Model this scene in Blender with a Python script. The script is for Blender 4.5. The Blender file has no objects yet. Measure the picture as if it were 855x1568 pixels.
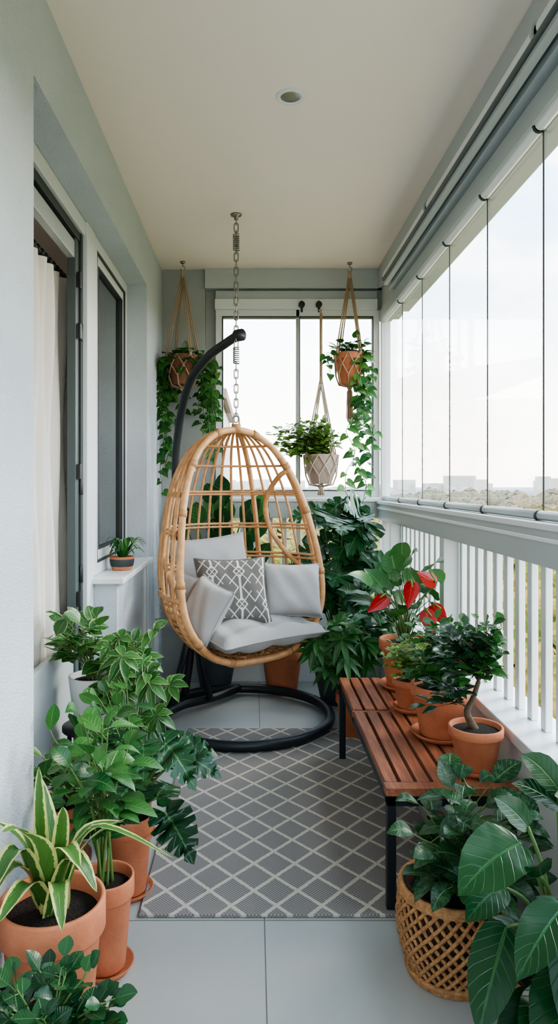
import bpy, math, random
from mathutils import Vector, Matrix
random.seed(11)
V = Vector
Z = V((0,0,1))
R = random.random
def U(a,b): return random.uniform(a,b)
scene = bpy.context.scene
try: scene.view_settings.look = 'AgX - Medium High Contrast'
except Exception as ex: print('look', ex)

# ------------------------------------------------------------------ materials
class N:
    def __init__(s, mat):
        s.t = mat.node_tree; s.n = s.t.nodes; s.l = s.t.links
    def new(s, typ, **k):
        n = s.n.new(typ)
        for a,b in k.items(): setattr(n,a,b)
        return n
    def put(s, inp, val):
        if hasattr(val,'links') or isinstance(val, bpy.types.NodeSocket): s.l.new(val, inp)
        else: inp.default_value = val
    def m(s, op, a, b=0.0, c=0.0):
        n = s.new('ShaderNodeMath', operation=op)
        s.put(n.inputs[0],a); s.put(n.inputs[1],b)
        if len(n.inputs)>2: s.put(n.inputs[2],c)
        return n.outputs[0]
    def mix(s, f, a, b):
        n = s.new('ShaderNodeMix', data_type='RGBA')
        s.put(n.inputs[0],f); s.put(n.inputs[6],a); s.put(n.inputs[7],b)
        return n.outputs[2]
    def noise(s, vec, scale, detail=3, rough=.5):
        n = s.new('ShaderNodeTexNoise'); s.l.new(vec,n.inputs['Vector'])
        n.inputs['Scale'].default_value=scale; n.inputs['Detail'].default_value=detail
        n.inputs['Roughness'].default_value=rough
        return n.outputs['Fac']
    def smooth(s, v, lo, hi):
        n = s.new('ShaderNodeMapRange'); n.interpolation_type='SMOOTHSTEP'
        s.put(n.inputs[0],v); n.inputs[1].default_value=lo; n.inputs[2].default_value=hi
        return n.outputs[0]
def c4(c): return (c[0],c[1],c[2],1.0)
def newmat(name):
    m = bpy.data.materials.new(name); m.use_nodes=True
    k = N(m); b = m.node_tree.nodes['Principled BSDF']
    return m,k,b
def simple(name, col, rough=.6, var=.0, vscale=8, bump=0, bscale=80, metal=0, col2=None, stretch=None, spec=None):
    m,k,b = newmat(name)
    b.inputs['Roughness'].default_value=rough; b.inputs['Metallic'].default_value=metal
    if spec is not None: b.inputs['Specular IOR Level'].default_value=spec
    b.inputs['Base Color'].default_value=c4(col)
    tc = k.new('ShaderNodeTexCoord'); vec = tc.outputs['Object']
    if stretch:
        mp = k.new('ShaderNodeMapping'); mp.inputs['Scale'].default_value=stretch
        k.l.new(vec, mp.inputs['Vector']); vec = mp.outputs[0]
    if var or col2:
        f = k.noise(vec, vscale, 4, .6)
        f = k.smooth(f,.3,.7)
        if col2 is None: col2 = tuple(c*(1-var) for c in col)
        k.l.new(k.mix(f, c4(col), c4(col2)), b.inputs['Base Color'])
    if bump:
        h = k.noise(vec, bscale, 3)
        bp = k.new('ShaderNodeBump'); bp.inputs['Strength'].default_value=bump; bp.inputs['Distance'].default_value=.01
        k.l.new(h,bp.inputs['Height']); k.l.new(bp.outputs[0], b.inputs['Normal'])
    return m
def leafmat(name, dark, light, rib=(.35,.5,.2), ribw=.3, veins=.2, margin=None, mcol=(.8,.8,.4), rough=.35, patch=None, pf=.75):
    m,k,b = newmat(name)
    uv = k.new('ShaderNodeUVMap'); uv.uv_map='UVMap'
    rn = k.new('ShaderNodeUVMap'); rn.uv_map='rnd'
    s = k.new('ShaderNodeSeparateXYZ'); k.l.new(uv.outputs[0], s.inputs[0])
    s2 = k.new('ShaderNodeSeparateXYZ'); k.l.new(rn.outputs[0], s2.inputs[0])
    kk = k.m('MULTIPLY', k.m('ABSOLUTE', k.m('SUBTRACT', s.outputs[0], .5)), 2.0)
    col = k.mix(s2.outputs[0], c4(dark), c4(light))
    tc = k.new('ShaderNodeTexCoord')
    if margin is not None:
        nz = k.noise(tc.outputs['Object'], 60, 3)
        f = k.smooth(k.m('ADD', kk, k.m('MULTIPLY', k.m('SUBTRACT', nz, .5), .5)), margin-.04, margin+.04)
        col = k.mix(f, col, c4(mcol))
    if patch:
        nz = k.noise(tc.outputs['Object'], 70, 4, .7)
        col = k.mix(k.m('MULTIPLY',k.smooth(nz,.5,.58),pf), col, c4(patch))
    vn = k.m('PINGPONG', k.m('SUBTRACT', k.m('MULTIPLY', s.outputs[1], 8.0), k.m('MULTIPLY', kk, 1.6)), .5)
    vein = k.m('SUBTRACT', 1.0, k.smooth(vn, .01, .09))
    ribf = k.m('SUBTRACT', 1.0, k.smooth(kk, .02, .09))
    f = k.m('MAXIMUM', k.m('MULTIPLY', ribf, ribw*2), k.m('MULTIPLY', vein, veins))
    col = k.mix(f, col, c4(rib))
    k.l.new(col, b.inputs['Base Color'])
    b.inputs['Roughness'].default_value=rough
    bp = k.new('ShaderNodeBump'); bp.inputs['Strength'].default_value=.35; bp.inputs['Distance'].default_value=.004
    bp.invert=True
    k.l.new(k.m('MAXIMUM', ribf, vein), bp.inputs['Height']); k.l.new(bp.outputs[0], b.inputs['Normal'])
    tr = k.new('ShaderNodeBsdfTranslucent'); k.l.new(col, tr.inputs[0])
    mx = k.new('ShaderNodeMixShader'); mx.inputs[0].default_value=.18
    out = k.n['Material Output']
    k.l.new(b.outputs[0], mx.inputs[1]); k.l.new(tr.outputs[0], mx.inputs[2]); k.l.new(mx.outputs[0], out.inputs[0])
    return m
def glassmat(name, tint=(1,1,1), base=.03, rough=.0, fm=.35):
    m,k,b = newmat(name)
    out = k.n['Material Output']; k.n.remove(b)
    t = k.new('ShaderNodeBsdfTransparent'); t.inputs[0].default_value=c4(tint)
    g = k.new('ShaderNodeBsdfGlossy'); g.inputs['Roughness'].default_value=rough
    fr = k.new('ShaderNodeFresnel'); fr.inputs[0].default_value=1.35
    f = k.m('ADD', k.m('MULTIPLY',fr.outputs[0],fm), base)
    mx = k.new('ShaderNodeMixShader'); k.l.new(f, mx.inputs[0])
    k.l.new(t.outputs[0], mx.inputs[1]); k.l.new(g.outputs[0], mx.inputs[2]); k.l.new(mx.outputs[0], out.inputs[0])
    return m

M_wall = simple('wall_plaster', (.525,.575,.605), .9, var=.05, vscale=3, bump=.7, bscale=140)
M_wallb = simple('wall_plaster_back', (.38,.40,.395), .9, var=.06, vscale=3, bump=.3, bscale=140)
M_ceil = simple('ceiling_paint', (.86,.765,.675), .85)
M_beam = simple('beam_paint', (.45,.48,.47), .7)
M_white = simple('white_frame', (.70,.73,.73), .4)
M_grey = simple('grey_aluminium', (.40,.44,.44), .35)
M_dark = simple('dark_gasket', (.03,.04,.04), .5)
M_dgreen = simple('anthracite_frame', (.07,.09,.09), .45)
M_black = simple('black_metal', (.012,.016,.020), .42)
M_chrome = simple('steel_chain', (.30,.29,.27), .35, metal=1)
M_curtain = simple('curtain_linen', (.72,.68,.63), .95, bump=.2, bscale=300)
M_inner = simple('interior_paint', (.50,.47,.43), .9)
M_terra = simple('terracotta', (.58,.205,.10), .8, col2=(.45,.15,.07), vscale=9, bump=.15, bscale=90)
M_soil = simple('potting_soil', (.018,.011,.007), 1, var=.6, vscale=60, bump=1, bscale=150)
M_potw = simple('white_ceramic', (.72,.74,.73), .4)
M_potd = simple('dark_grey_pot', (.05,.065,.08), .6)
M_potb = simple('dark_clay', (.22,.10,.055), .8, var=.3, vscale=15)
M_rope = simple('cotton_rope', (.50,.36,.24), .95, bump=.6, bscale=400)
M_ropew = simple('natural_rope', (.60,.49,.40), .95, bump=.6, bscale=400)
M_beigepot = simple('beige_woven_pot', (.40,.32,.27), .95, bump=.6, bscale=120)
M_rattan = simple('rattan', (.66,.37,.17), .45, col2=(.48,.24,.10), vscale=14, bump=.2, bscale=60)
M_bind = simple('rattan_binding', (.50,.26,.11), .6, var=.3, vscale=60)
M_wicker = simple('wicker_seagrass', (.56,.29,.12), .7, col2=(.36,.17,.07), vscale=60, bump=.5, bscale=200)
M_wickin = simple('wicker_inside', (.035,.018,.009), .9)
M_wood = simple('bench_wood', (.38,.14,.07), .42, col2=(.21,.068,.034), vscale=7, stretch=(9,.8,9), bump=.1, bscale=30)
M_cush = simple('cushion_linen', (.36,.355,.35), .95, bump=.35, bscale=260)
M_trunk = simple('bark', (.13,.09,.055), .9, var=.4, vscale=50)
M_stem = simple('green_stem', (.09,.17,.04), .6)
M_glass = glassmat('window_glass', (.99,.995,.99), .01, fm=.3)
M_glassL = glassmat('door_glass', (.62,.68,.66), .42, fm=.5)

L_mon = leafmat('monstera_leaf', (.006,.040,.016), (.022,.105,.030), (.10,.22,.07), .3,.22, rough=.28)
L_mid = leafmat('green_leaf', (.012,.075,.018), (.045,.17,.032), (.15,.28,.07), .3,.15)
L_light = leafmat('light_green_leaf', (.09,.22,.035), (.24,.38,.09), (.28,.42,.14), .3,.1)
L_dark = leafmat('dark_leaf', (.006,.034,.014), (.02,.080,.028), (.05,.12,.04), .3,.15, rough=.25)
L_big = leafmat('philodendron_leaf', (.006,.045,.014), (.016,.085,.024), (.04,.15,.04), .35,.25, rough=.27)
L_vari = leafmat('variegated_strap_leaf', (.04,.12,.022), (.08,.19,.04), (.1,.2,.05), .1,.0, margin=.66, mcol=(.58,.60,.22))
L_agl = leafmat('aglaonema_leaf', (.008,.045,.017), (.022,.085,.024), (.14,.26,.12), .3,.22, rough=.3, patch=(.07,.17,.06), pf=.5)
L_scheff = leafmat('schefflera_leaf', (.018,.10,.02), (.065,.20,.045), (.22,.32,.12), .3,.10, margin=.86, mcol=(.34,.45,.18))
L_red = leafmat('anthurium_red', (.36,.006,.008), (.52,.012,.012), (.6,.10,.06), .2,.15, rough=.2)
L_pothos = leafmat('pothos_leaf', (.02,.11,.018), (.10,.26,.05), (.2,.35,.1), .3,.1)

# rug
M_rug,k,b = newmat('woven_rug')
tc = k.new('ShaderNodeTexCoord'); sp = k.new('ShaderNodeSeparateXYZ'); k.l.new(tc.outputs['Object'], sp.inputs[0])
nz = k.noise(tc.outputs['Object'], 160, 2)
nz2 = k.noise(tc.outputs['Object'], 14, 3)
xx = k.m('MULTIPLY', sp.outputs[0], 1/.150); yy = k.m('MULTIPLY', sp.outputs[1], 1/.172)
jit = k.m('MULTIPLY', k.m('SUBTRACT', nz, .5), .10)
a = k.m('PINGPONG', k.m('ADD', k.m('ADD', xx, yy), 40.0), .5)
c = k.m('PINGPONG', k.m('ADD', k.m('SUBTRACT', xx, yy), 40.0), .5)
mn = k.m('ADD', k.m('MINIMUM', a, c), jit)
line = k.m('SUBTRACT', 1.0, k.smooth(mn, .045, .08))
ck = k.new('ShaderNodeTexChecker'); k.l.new(tc.outputs['Object'], ck.inputs['Vector']); ck.inputs['Scale'].default_value=170
ck.inputs['Color1'].default_value=(.165,.155,.15,1); ck.inputs['Color2'].default_value=(.36,.335,.32,1)
basec = k.mix(k.m('MULTIPLY',nz2,.5), ck.outputs[0], (.26,.24,.23,1))
col = k.mix(k.m('MULTIPLY',line,.92), basec, (.60,.55,.48,1))
k.l.new(col, b.inputs['Base Color']); b.inputs['Roughness'].default_value=1; b.inputs['Specular IOR Level'].default_value=.1
bp = k.new('ShaderNodeBump'); bp.inputs['Strength'].default_value=.5; bp.inputs['Distance'].default_value=.004
k.l.new(k.m('ADD', nz, line), bp.inputs['Height']); k.l.new(bp.outputs[0], b.inputs['Normal'])

# floor tile
M_floor,k,b = newmat('floor_tile')
tc = k.new('ShaderNodeTexCoord'); sp = k.new('ShaderNodeSeparateXYZ'); k.l.new(tc.outputs['Object'], sp.inputs[0])
gx = k.m('PINGPONG', k.m('ADD', k.m('MULTIPLY', k.m('SUBTRACT', sp.outputs[0], .034), 1/.8), 20.0), .5)
gy = k.m('PINGPONG', k.m('ADD', k.m('MULTIPLY', k.m('SUBTRACT', sp.outputs[1], 2.262), 1/1.2), 20.0), .5)
g = k.m('MINIMUM', k.m('MULTIPLY', gx, .8), k.m('MULTIPLY', gy, 1.2))
gl = k.m('SUBTRACT', 1.0, k.smooth(g, .0012, .0026))
nz = k.noise(tc.outputs['Object'], 5, 4)
col = k.mix(nz, (.39,.40,.385,1), (.44,.45,.435,1))
col = k.mix(gl, col, (.12,.12,.11,1))
k.l.new(col, b.inputs['Base Color']); b.inputs['Roughness'].default_value=.42

# patterned pillow
M_pat,k,b = newmat('patterned_fabric')
uv = k.new('ShaderNodeUVMap'); uv.uv_map='UVMap'
s = k.new('ShaderNodeSeparateXYZ'); k.l.new(uv.outputs[0], s.inputs[0])
u0 = k.m('MULTIPLY', s.outputs[0], 2.6); v0 = k.m('MULTIPLY', s.outputs[1], 2.0)
pu = k.m('PINGPONG', u0, .5); pv = k.m('PINGPONG', v0, .5)
def band(x, c0, w): return k.m('LESS_THAN', k.m('ABSOLUTE', k.m('SUBTRACT', x, c0)), w)
sm_ = k.m('ADD', pu, pv); df = k.m('ABSOLUTE', k.m('SUBTRACT', pu, pv))
l1 = band(sm_, .42, .028)
l2 = band(df, .0, .022)
l4 = k.m('MULTIPLY', band(pu, .48, .02), k.m('LESS_THAN', pv, .4))
l5 = k.m('MULTIPLY', band(sm_, .80, .03), 1.0)
l2 = k.m('MULTIPLY', l2, k.m('GREATER_THAN', sm_, .22))
ln = k.m('MAXIMUM', k.m('MAXIMUM', l1, l2), k.m('MAXIMUM', l4, l5))
tc = k.new('ShaderNodeTexCoord'); nz = k.noise(tc.outputs['Object'], 300, 2)
col = k.mix(ln, k.mix(nz,(.08,.075,.07,1),(.18,.17,.16,1)), (.60,.57,.53,1))
k.l.new(col, b.inputs['Base Color']); b.inputs['Roughness'].default_value=.95
bp = k.new('ShaderNodeBump'); bp.inputs['Strength'].default_value=.6; bp.inputs['Distance'].default_value=.005
k.l.new(k.m('ADD', ln, k.m('MULTIPLY',nz,.5)), bp.inputs['Height']); k.l.new(bp.outputs[0], b.inputs['Normal'])

# ------------------------------------------------------------------ mesh builder
class Mesh:
    def __init__(s, name, mats):
        s.name=name; s.mats=list(mats); s.v=[]; s.f=[]; s.m=[]; s.uv=[]; s.rn=[]; s.sm=[]
    def mi(s, mat):
        if mat not in s.mats: s.mats.append(mat)
        return s.mats.index(mat)
    def face(s, idx, mi, uv=None, r=0.0, sm=True):
        s.f.append(tuple(idx)); s.m.append(mi); s.sm.append(sm)
        s.uv.extend(uv if uv else [(0,0)]*len(idx)); s.rn.extend([(r,r)]*len(idx))
    def box(s, x0,x1,y0,y1,z0,z1, mat, M=None):
        b=len(s.v); mi=s.mi(mat)
        for z in (z0,z1):
            for x,y in ((x0,y0),(x1,y0),(x1,y1),(x0,y1)):
                p=V((x,y,z)); s.v.append(M@p if M else p)
        for q in ((3,2,1,0),(4,5,6,7),(0,1,5,4),(1,2,6,5),(2,3,7,6),(3,0,4,7)):
            s.face([b+i for i in q], mi, sm=False)
    def tube(s, pts, r, mat, seg=8, closed=False, cap=True):
        pts=[V(p) for p in pts]; n=len(pts); mi=s.mi(mat)
        rr = r if isinstance(r,(list,tuple)) else [r]*n
        tang=[]
        for i in range(n):
            if closed: t=pts[(i+1)%n]-pts[i-1]
            else: t=pts[min(i+1,n-1)]-pts[max(i-1,0)]
            tang.append(t.normalized() if t.length>1e-9 else Z.copy())
        ref = V((1,0,0)) if abs(tang[0].x)<.7 else V((0,1,0))
        nn = tang[0].cross(ref).normalized(); b=len(s.v)
        for i in range(n):
            nn = nn - tang[i]*nn.dot(tang[i])
            if nn.length<1e-6: nn = tang[i].orthogonal()
            nn.normalize(); bb = tang[i].cross(nn)
            for j in range(seg):
                a=2*math.pi*j/seg
                s.v.append(pts[i]+(nn*math.cos(a)+bb*math.sin(a))*rr[i])
        off=0
        if closed:
            best=1e9
            for o in range(seg):
                d=(s.v[b+o]-s.v[b+(n-1)*seg]).length
                if d<best: best=d; off=o
        for i in range(n if closed else n-1):
            i2=(i+1)%n
            for j in range(seg):
                j2=(j+1)%seg
                o = off if i2==0 else 0
                s.face([b+i*seg+j, b+i*seg+j2, b+i2*seg+(j2+o)%seg, b+i2*seg+(j+o)%seg], mi, r=.5)
        if cap and not closed:
            s.face([b+j for j in range(seg)][::-1], mi); s.face([b+(n-1)*seg+j for j in range(seg)], mi)
    def lathe(s, prof, c, mat, seg=36, M=None):
        b=len(s.v); mi=s.mi(mat); c=V(c)
        for r,z in prof:
            for j in range(seg):
                a=2*math.pi*j/seg
                p=V((r*math.cos(a), r*math.sin(a), z))
                s.v.append(c+(M@p if M else p))
        for i in range(len(prof)-1):
            for j in range(seg):
                j2=(j+1)%seg
                s.face([b+i*seg+j, b+i*seg+j2, b+(i+1)*seg+j2, b+(i+1)*seg+j], mi)
    def leaf(s, base, d, n, L, W, prof, mat, droop=.2, fold=.2, lob=0.0, wave=0.0):
        base=V(base); d=V(d).normalized(); n=V(n)
        sd=d.cross(n)
        if sd.length<1e-4: sd=d.orthogonal()
        sd.normalize(); n=sd.cross(d).normalized(); mi=s.mi(mat); r=R(); b=len(s.v); ph=U(0,6)
        ks=(-1,-.5,0,.5,1)
        for t,w in prof:
            tm=min(1,max(0,t-lob*w))
            for kx in ks:
                tt=tm+(t-tm)*abs(kx)
                p=base+d*(L*tt)+sd*(W*w*kx)+n*(fold*W*w*abs(kx)+wave*W*w*abs(kx)*math.sin(t*14+ph+kx))
                p=p-Z*(droop*L*max(0,tt)**2)-d*(droop*.3*L*max(0,tt)**2)
                s.v.append(p)
        for i in range(len(prof)-1):
            for j in range(4):
                a=b+i*5+j
                q=[a,a+1,a+6,a+5]
                uv=[(.5+.5*ks[j],prof[i][0]),(.5+.5*ks[j+1],prof[i][0]),(.5+.5*ks[j+1],prof[i+1][0]),(.5+.5*ks[j],prof[i+1][0])]
                s.face(q, mi, uv, r)
    def strap(s, pts, W, mat, fold=.3, prof=None):
        pts=catmull([V(p) for p in pts],6); n=len(pts); mi=s.mi(mat); r=R(); b=len(s.v)
        side0=None
        ks=(-1,-.5,0,.5,1)
        for i,p in enumerate(pts):
            t=i/(n-1)
            tg=(pts[min(i+1,n-1)]-pts[max(i-1,0)]).normalized()
            if side0 is None:
                h=pts[-1]-pts[0]; h.z=0
                if h.length<.02: h=V((.3,-1,0))
                side0=h.cross(Z).normalized()
            sd=(side0-tg*side0.dot(tg)).normalized(); nn=sd.cross(tg)
            w=W*(min(1,.55+t*2.2) if t<.35 else (1-((t-.35)/.65)**2.2)*.97+.03)
            for kx in ks: s.v.append(p+sd*(w*kx)+nn*(fold*w*abs(kx)))
        for i in range(n-1):
            for j in range(4):
                a=b+i*5+j
                t0=i/(n-1); t1=(i+1)/(n-1)
                s.face([a,a+1,a+6,a+5], mi, [(.5+.5*ks[j],t0),(.5+.5*ks[j+1],t0),(.5+.5*ks[j+1],t1),(.5+.5*ks[j],t1)], r)
    def blob(s, c, rad, mat, seg=8, rings=5, jit=.15):
        b=len(s.v); mi=s.mi(mat); r=R(); c=V(c)
        for i in range(rings+1):
            th=math.pi*i/rings
            for j in range(seg):
                a=2*math.pi*j/seg
                q=1+U(-jit,jit)
                s.v.append(c+V((rad[0]*math.sin(th)*math.cos(a)*q, rad[1]*math.sin(th)*math.sin(a)*q, rad[2]*math.cos(th)*q)))
        for i in range(rings):
            for j in range(seg):
                j2=(j+1)%seg
                s.face([b+i*seg+j,b+(i+1)*seg+j,b+(i+1)*seg+j2,b+i*seg+j2], mi, r=r)
    def build(s, bevel=0, parent=None, sub=0):
        me=bpy.data.meshes.new(s.name); me.from_pydata([tuple(p) for p in s.v],[],s.f)
        for m in s.mats: me.materials.append(m)
        me.polygons.foreach_set('material_index', s.m); me.polygons.foreach_set('use_smooth', s.sm)
        u=me.uv_layers.new(name='UVMap'); u.data.foreach_set('uv',[x for p in s.uv for x in p])
        u=me.uv_layers.new(name='rnd'); u.data.foreach_set('uv',[x for p in s.rn for x in p])
        me.update()
        ob=bpy.data.objects.new(s.name, me); scene.collection.objects.link(ob)
        if bevel:
            bv=ob.modifiers.new('bevel','BEVEL'); bv.width=bevel; bv.segments=2; bv.limit_method='ANGLE'
        if parent: ob.parent=parent
        return ob
def empty(name):
    e=bpy.data.objects.new(name,None); scene.collection.objects.link(e); return e
def catmull(P, n=8, closed=False):
    out=[]; N_=len(P)
    if N_<3 and not closed: return [P[0].lerp(P[-1], i/n) for i in range(n+1)]
    rng = N_ if closed else N_-1
    for i in range(rng):
        if closed: a,b,c,d=P[i-1],P[i],P[(i+1)%N_],P[(i+2)%N_]
        else: a,b,c,d=P[max(i-1,0)],P[i],P[i+1],P[min(i+2,N_-1)]
        for j in range(n):
            t=j/n
            out.append(.5*((2*b)+(c-a)*t+(2*a-5*b+4*c-d)*t*t+(3*b-a-3*c+d)*t**3))
    if not closed: out.append(P[-1].copy())
    return out

OVAL=[(0,.03),(.06,.3),(.16,.65),(.32,.93),(.48,1),(.64,.88),(.8,.58),(.92,.26),(1,0)]
BROAD=[(0,.0),(-.03,.25),(.0,.55),(.08,.8),(.2,.96),(.35,1),(.52,.93),(.68,.76),(.82,.5),(.92,.24),(1,0)]
HEART=[(0,0),(-.12,.28),(-.13,.62),(-.02,.9),(.14,1),(.34,.93),(.55,.7),(.75,.4),(.9,.16),(1,0)]
SPATHE=[(0,0),(-.07,.25),(-.08,.5),(0,.8),(.12,.97),(.28,1),(.46,.86),(.64,.6),(.82,.3),(.93,.12),(1,0)]
LANCE=[(0,.05),(.12,.5),(.3,.95),(.5,1),(.7,.75),(.88,.35),(1,0)]
MONST=[(0,0),(-.16,.2),(-.18,.5),(-.05,.85),(.04,.92),(.10,.38),(.15,1.0),(.27,.98),(.27,.33),(.34,.96),(.46,.88),(.44,.28),(.53,.82),(.64,.7),(.60,.22),(.71,.62),(.80,.47),(.76,.18),(.87,.32),(1,0)]

def rnd_in(c, rad, shell=.6):
    while True:
        p=V((U(-1,1),U(-1,1),U(-1,1)))
        if shell<=p.length<=1: return V((c[0]+p.x*rad[0], c[1]+p.y*rad[1], c[2]+p.z*rad[2]))
def clampx(p, lo=-.62, hi=.86):
    p.x=min(max(p.x,lo),hi); return p
def stems(m, base, c, rad, K, per, L, W, prof, mat, stem=M_stem, droop=.25, fold=.2, r0=.004, t0=.35, spread=1.0, up=.35, lo=-.62, hi=.87, lob=0, wave=.05, shell=.5):
    base=V(base)
    for kx in range(K):
        e=clampx(rnd_in(c,rad,shell),lo,hi)
        b0=base+V((U(-.02,.02),U(-.02,.02),0))
        mid=b0.lerp(e,.5)+V((U(-.02,.02),U(-.02,.02),.12*(e-b0).length)); mid.x=b0.x+(e.x-b0.x)*.35; mid.y=b0.y+(e.y-b0.y)*.35
        pts=catmull([b0,mid,e],5)
        m.tube(pts,[r0*(1-.6*i/(len(pts)-1)) for i in range(len(pts))],stem,5)
        az=U(0,6.28)
        for i in range(per):
            t=t0+(1-t0)*(i+1)/per
            f=t*(len(pts)-1); i0=min(int(f),len(pts)-2); p=pts[i0].lerp(pts[i0+1],f-i0)
            az+=2.4+U(-.4,.4)
            d=V((math.cos(az),math.sin(az),up+U(-.3,.3)))
            out=V((e.x-c[0],e.y-c[1],0)); d+=out.normalized()*.3 if out.length>1e-5 else V()
            if i==per-1: d=d*.5+(pts[-1]-pts[-2]).normalized()
            d.normalize()
            l=L*U(.7,1.1)
            pl=l*.25*spread
            q=p+d*pl
            q=clampx(q,lo,hi)
            if d.x>0 and q.x+d.x*l>hi+.02: d.x*=-.3
            if d.x<0 and q.x+d.x*l<lo-.02: d.x*=-.3
            m.tube([p,q],r0*.4,stem,4,cap=False)
            n=Z+V((U(-.4,.4),U(-.7,.1),0))
            m.leaf(q,d,n,l,W*l/L,prof,mat,droop*U(.4,1.5),fold,lob,wave)
def palmate(m, p, d, L, W, mat, n=7, spread=2.2, prof=LANCE, droop=.3):
    d=V(d).normalized(); nn=(Z*.8+V((U(-.3,.3),-.6,0))).normalized()
    sd=d.cross(nn).normalized()
    for i in range(n):
        a=(i/(n-1)-.5)*2*spread
        dd=d*math.cos(a)+sd*math.sin(a)
        l=L*(1-.25*abs(a)/spread)*U(.9,1.05)
        m.leaf(p,dd,nn,l,W,prof,mat,droop,.25)
def palm_stems(m, base, c, rad, K, L, W, mat, n=7, spread=2.2, r0=.003, lo=-.62, hi=.86, droop=.3,stem=M_stem):
    base=V(base)
    for kx in range(K):
        e=clampx(rnd_in(c,rad,.35),lo+L*.4,hi-L*.4)
        mid=base.lerp(e,.55); mid.z+=.1*(e-base).length
        pts=catmull([base,mid,e],5); m.tube(pts,r0,stem,5)
        d=e-V(c); d.z=d.z*.4-.05+U(-.2,.2); d+=V((U(-.1,.1),U(-.12,.02),0))
        palmate(m,e,d,L*U(.8,1.1),W,mat,n,spread,droop=droop)
def bigleaves(m, base, c, rad, K, L, W, prof, mat, lob=.15, lo=-.6, hi=.85, face=(0,-1,0), droop=.35, r0=.006):
    base=V(base)
    for kx in range(K):
        e=clampx(rnd_in(c,rad,.45),lo+.08,hi-.12)
        mid=base.lerp(e,.5); mid.z+=.15*(e-base).length
        pts=catmull([base,mid,e],6); m.tube(pts,[r0*(1-.4*i/(len(pts)-1)) for i in range(len(pts))],M_stem,6)
        o=e-V(c); o.z=0
        if o.length<.01:o=V((.1,-.1,0))
        o.normalize()
        d=o*.8+V(face)*.35+V((U(-.3,.3),U(-.2,.2),U(-.6,.35)))
        l=L*U(.75,1.1)
        if e.x+d.normalized().x*l>hi: d.x=-abs(d.x)*.35
        if e.x+d.normalized().x*l<lo-.04: d.x=abs(d.x)*.2
        n=Z*.9+V(face)*.8+o*.2
        m.leaf(e,d,n,l,W*l/L,prof,mat,droop*U(.5,1.3),.12,lob,.08)
def vine(m, start, L, n, leafL, leafW, mat, prof=HEART, out=(0,0), wander=.03, lo=-.62,hi=.88, ylim=4.93):
    p=V(start); pts=[p.copy()]; steps=max(6,int(L/.05))
    ph=U(0,6)
    for i in range(steps):
        t=i/steps
        sp=max(0,.12-t)*4
        p=p+V((out[0]*sp*.12+math.sin(ph+i*.9)*wander*.35+U(-1,1)*wander*.3, out[1]*sp*.12+math.cos(ph+i*.7)*wander*.2, -L/steps+sp*.03))
        p.y=min(p.y,ylim); clampx(p,lo,hi)
        pts.append(p.copy())
    m.tube(catmull(pts,2),.0022,M_stem,4)
    for i in range(n):
        f=(i+.5)/n*(len(pts)-1); i0=int(f); q=pts[i0].lerp(pts[min(i0+1,len(pts)-1)],f-i0)
        a=i*2.6+U(-.5,.5)
        d=V((math.cos(a)*.9,-abs(math.sin(a))*.6-.1,U(-.5,.1))).normalized()
        q2=q+d*.015; m.tube([q,q2],.0012,M_stem,3,cap=False)
        l=leafL*U(.6,1.15)
        m.leaf(q2,d,V((U(-.2,.2),-.8,.7)),l,leafW*l/leafL,prof,mat,.35,.15)
def pot(m, c, r, h, mat=None, saucer=False, lip=True, taper=.70, fill=True):
    mat = mat or M_terra; x,y,z=c
    if saucer:
        m.lathe([(0,z),(r*.82,z),(r*1.0,z+.022),(r*.96,z+.022),(r*.8,z+.008),(0,z+.008)],(x,y,0),mat,40); z+=.01; h-=.01
    if lip:
        pr=[(0,0),(r*taper*.97,0),(r*taper,.006),(r*.90,h*.78),(r*.91,h*.785),(r*.985,h*.79),(r,h*.8),(r,h*.985),(r*.985,h),(r*.92,h),(r*.9,h*.98),(r*.86,h*.8)]
    else:
        pr=[(0,0),(r*taper*.95,0),(r*taper,.01),(r*(taper+1)/2*1.04,h*.5),(r,h*.98),(r*.99,h),(r*.93,h),(r*.91,h*.97),(r*.88,h*.8)]
    m.lathe([(a,z+b) for a,b in pr],(x,y,0),mat,44)
    if fill:
        zs=z+h*.88
        m.lathe([(r*.89,zs),(r*.6,zs+.006),(r*.3,zs+.01),(0,zs+.008)],(x,y,0),M_soil,24)
    return V((x,y,z+h*.88))

# ------------------------------------------------------------------ room shell
CZ=2.912
m=Mesh('floor',[M_floor]); m.box(-.86,1.06,-1.8,5.15,-.1,0,M_floor); m.build()
m=Mesh('ceiling',[M_ceil]); m.box(-1.0,1.1,-1.9,5.2,CZ,CZ+.12,M_ceil); m.build()
for bx in ((-1.0,-.65,-1.8,2.08,0,CZ),(-.87,-.65,2.08,4.28,2.606,CZ),(-1.0,-.65,4.28,4.98,0,CZ),(-.87,-.655,3.37,4.28,0,.925)):
    m=Mesh('wall_left',[M_wall]); m.box(*bx,M_wall); m.build()
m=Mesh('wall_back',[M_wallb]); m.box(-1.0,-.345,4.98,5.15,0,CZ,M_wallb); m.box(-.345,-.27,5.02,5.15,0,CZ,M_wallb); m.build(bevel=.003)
m=Mesh('wall_back',[M_beam]); m.box(-.345,1.06,4.95,5.15,2.775,CZ,M_beam); m.box(-.27,1.06,5.0,5.15,2.6,2.775,M_beam); m.build(bevel=.003)
m=Mesh('wall_back',[M_white]); m.box(-.27,.90,4.99,5.14,0,.52,M_white); m.build(bevel=.003)
m=Mesh('wall_right',[M_white])
m.box(.90,1.06,-1.8,5.15,0,.52,M_white); m.box(.875,1.08,-1.8,5.15,.52,.56,M_white); m.build(bevel=.004)
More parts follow.
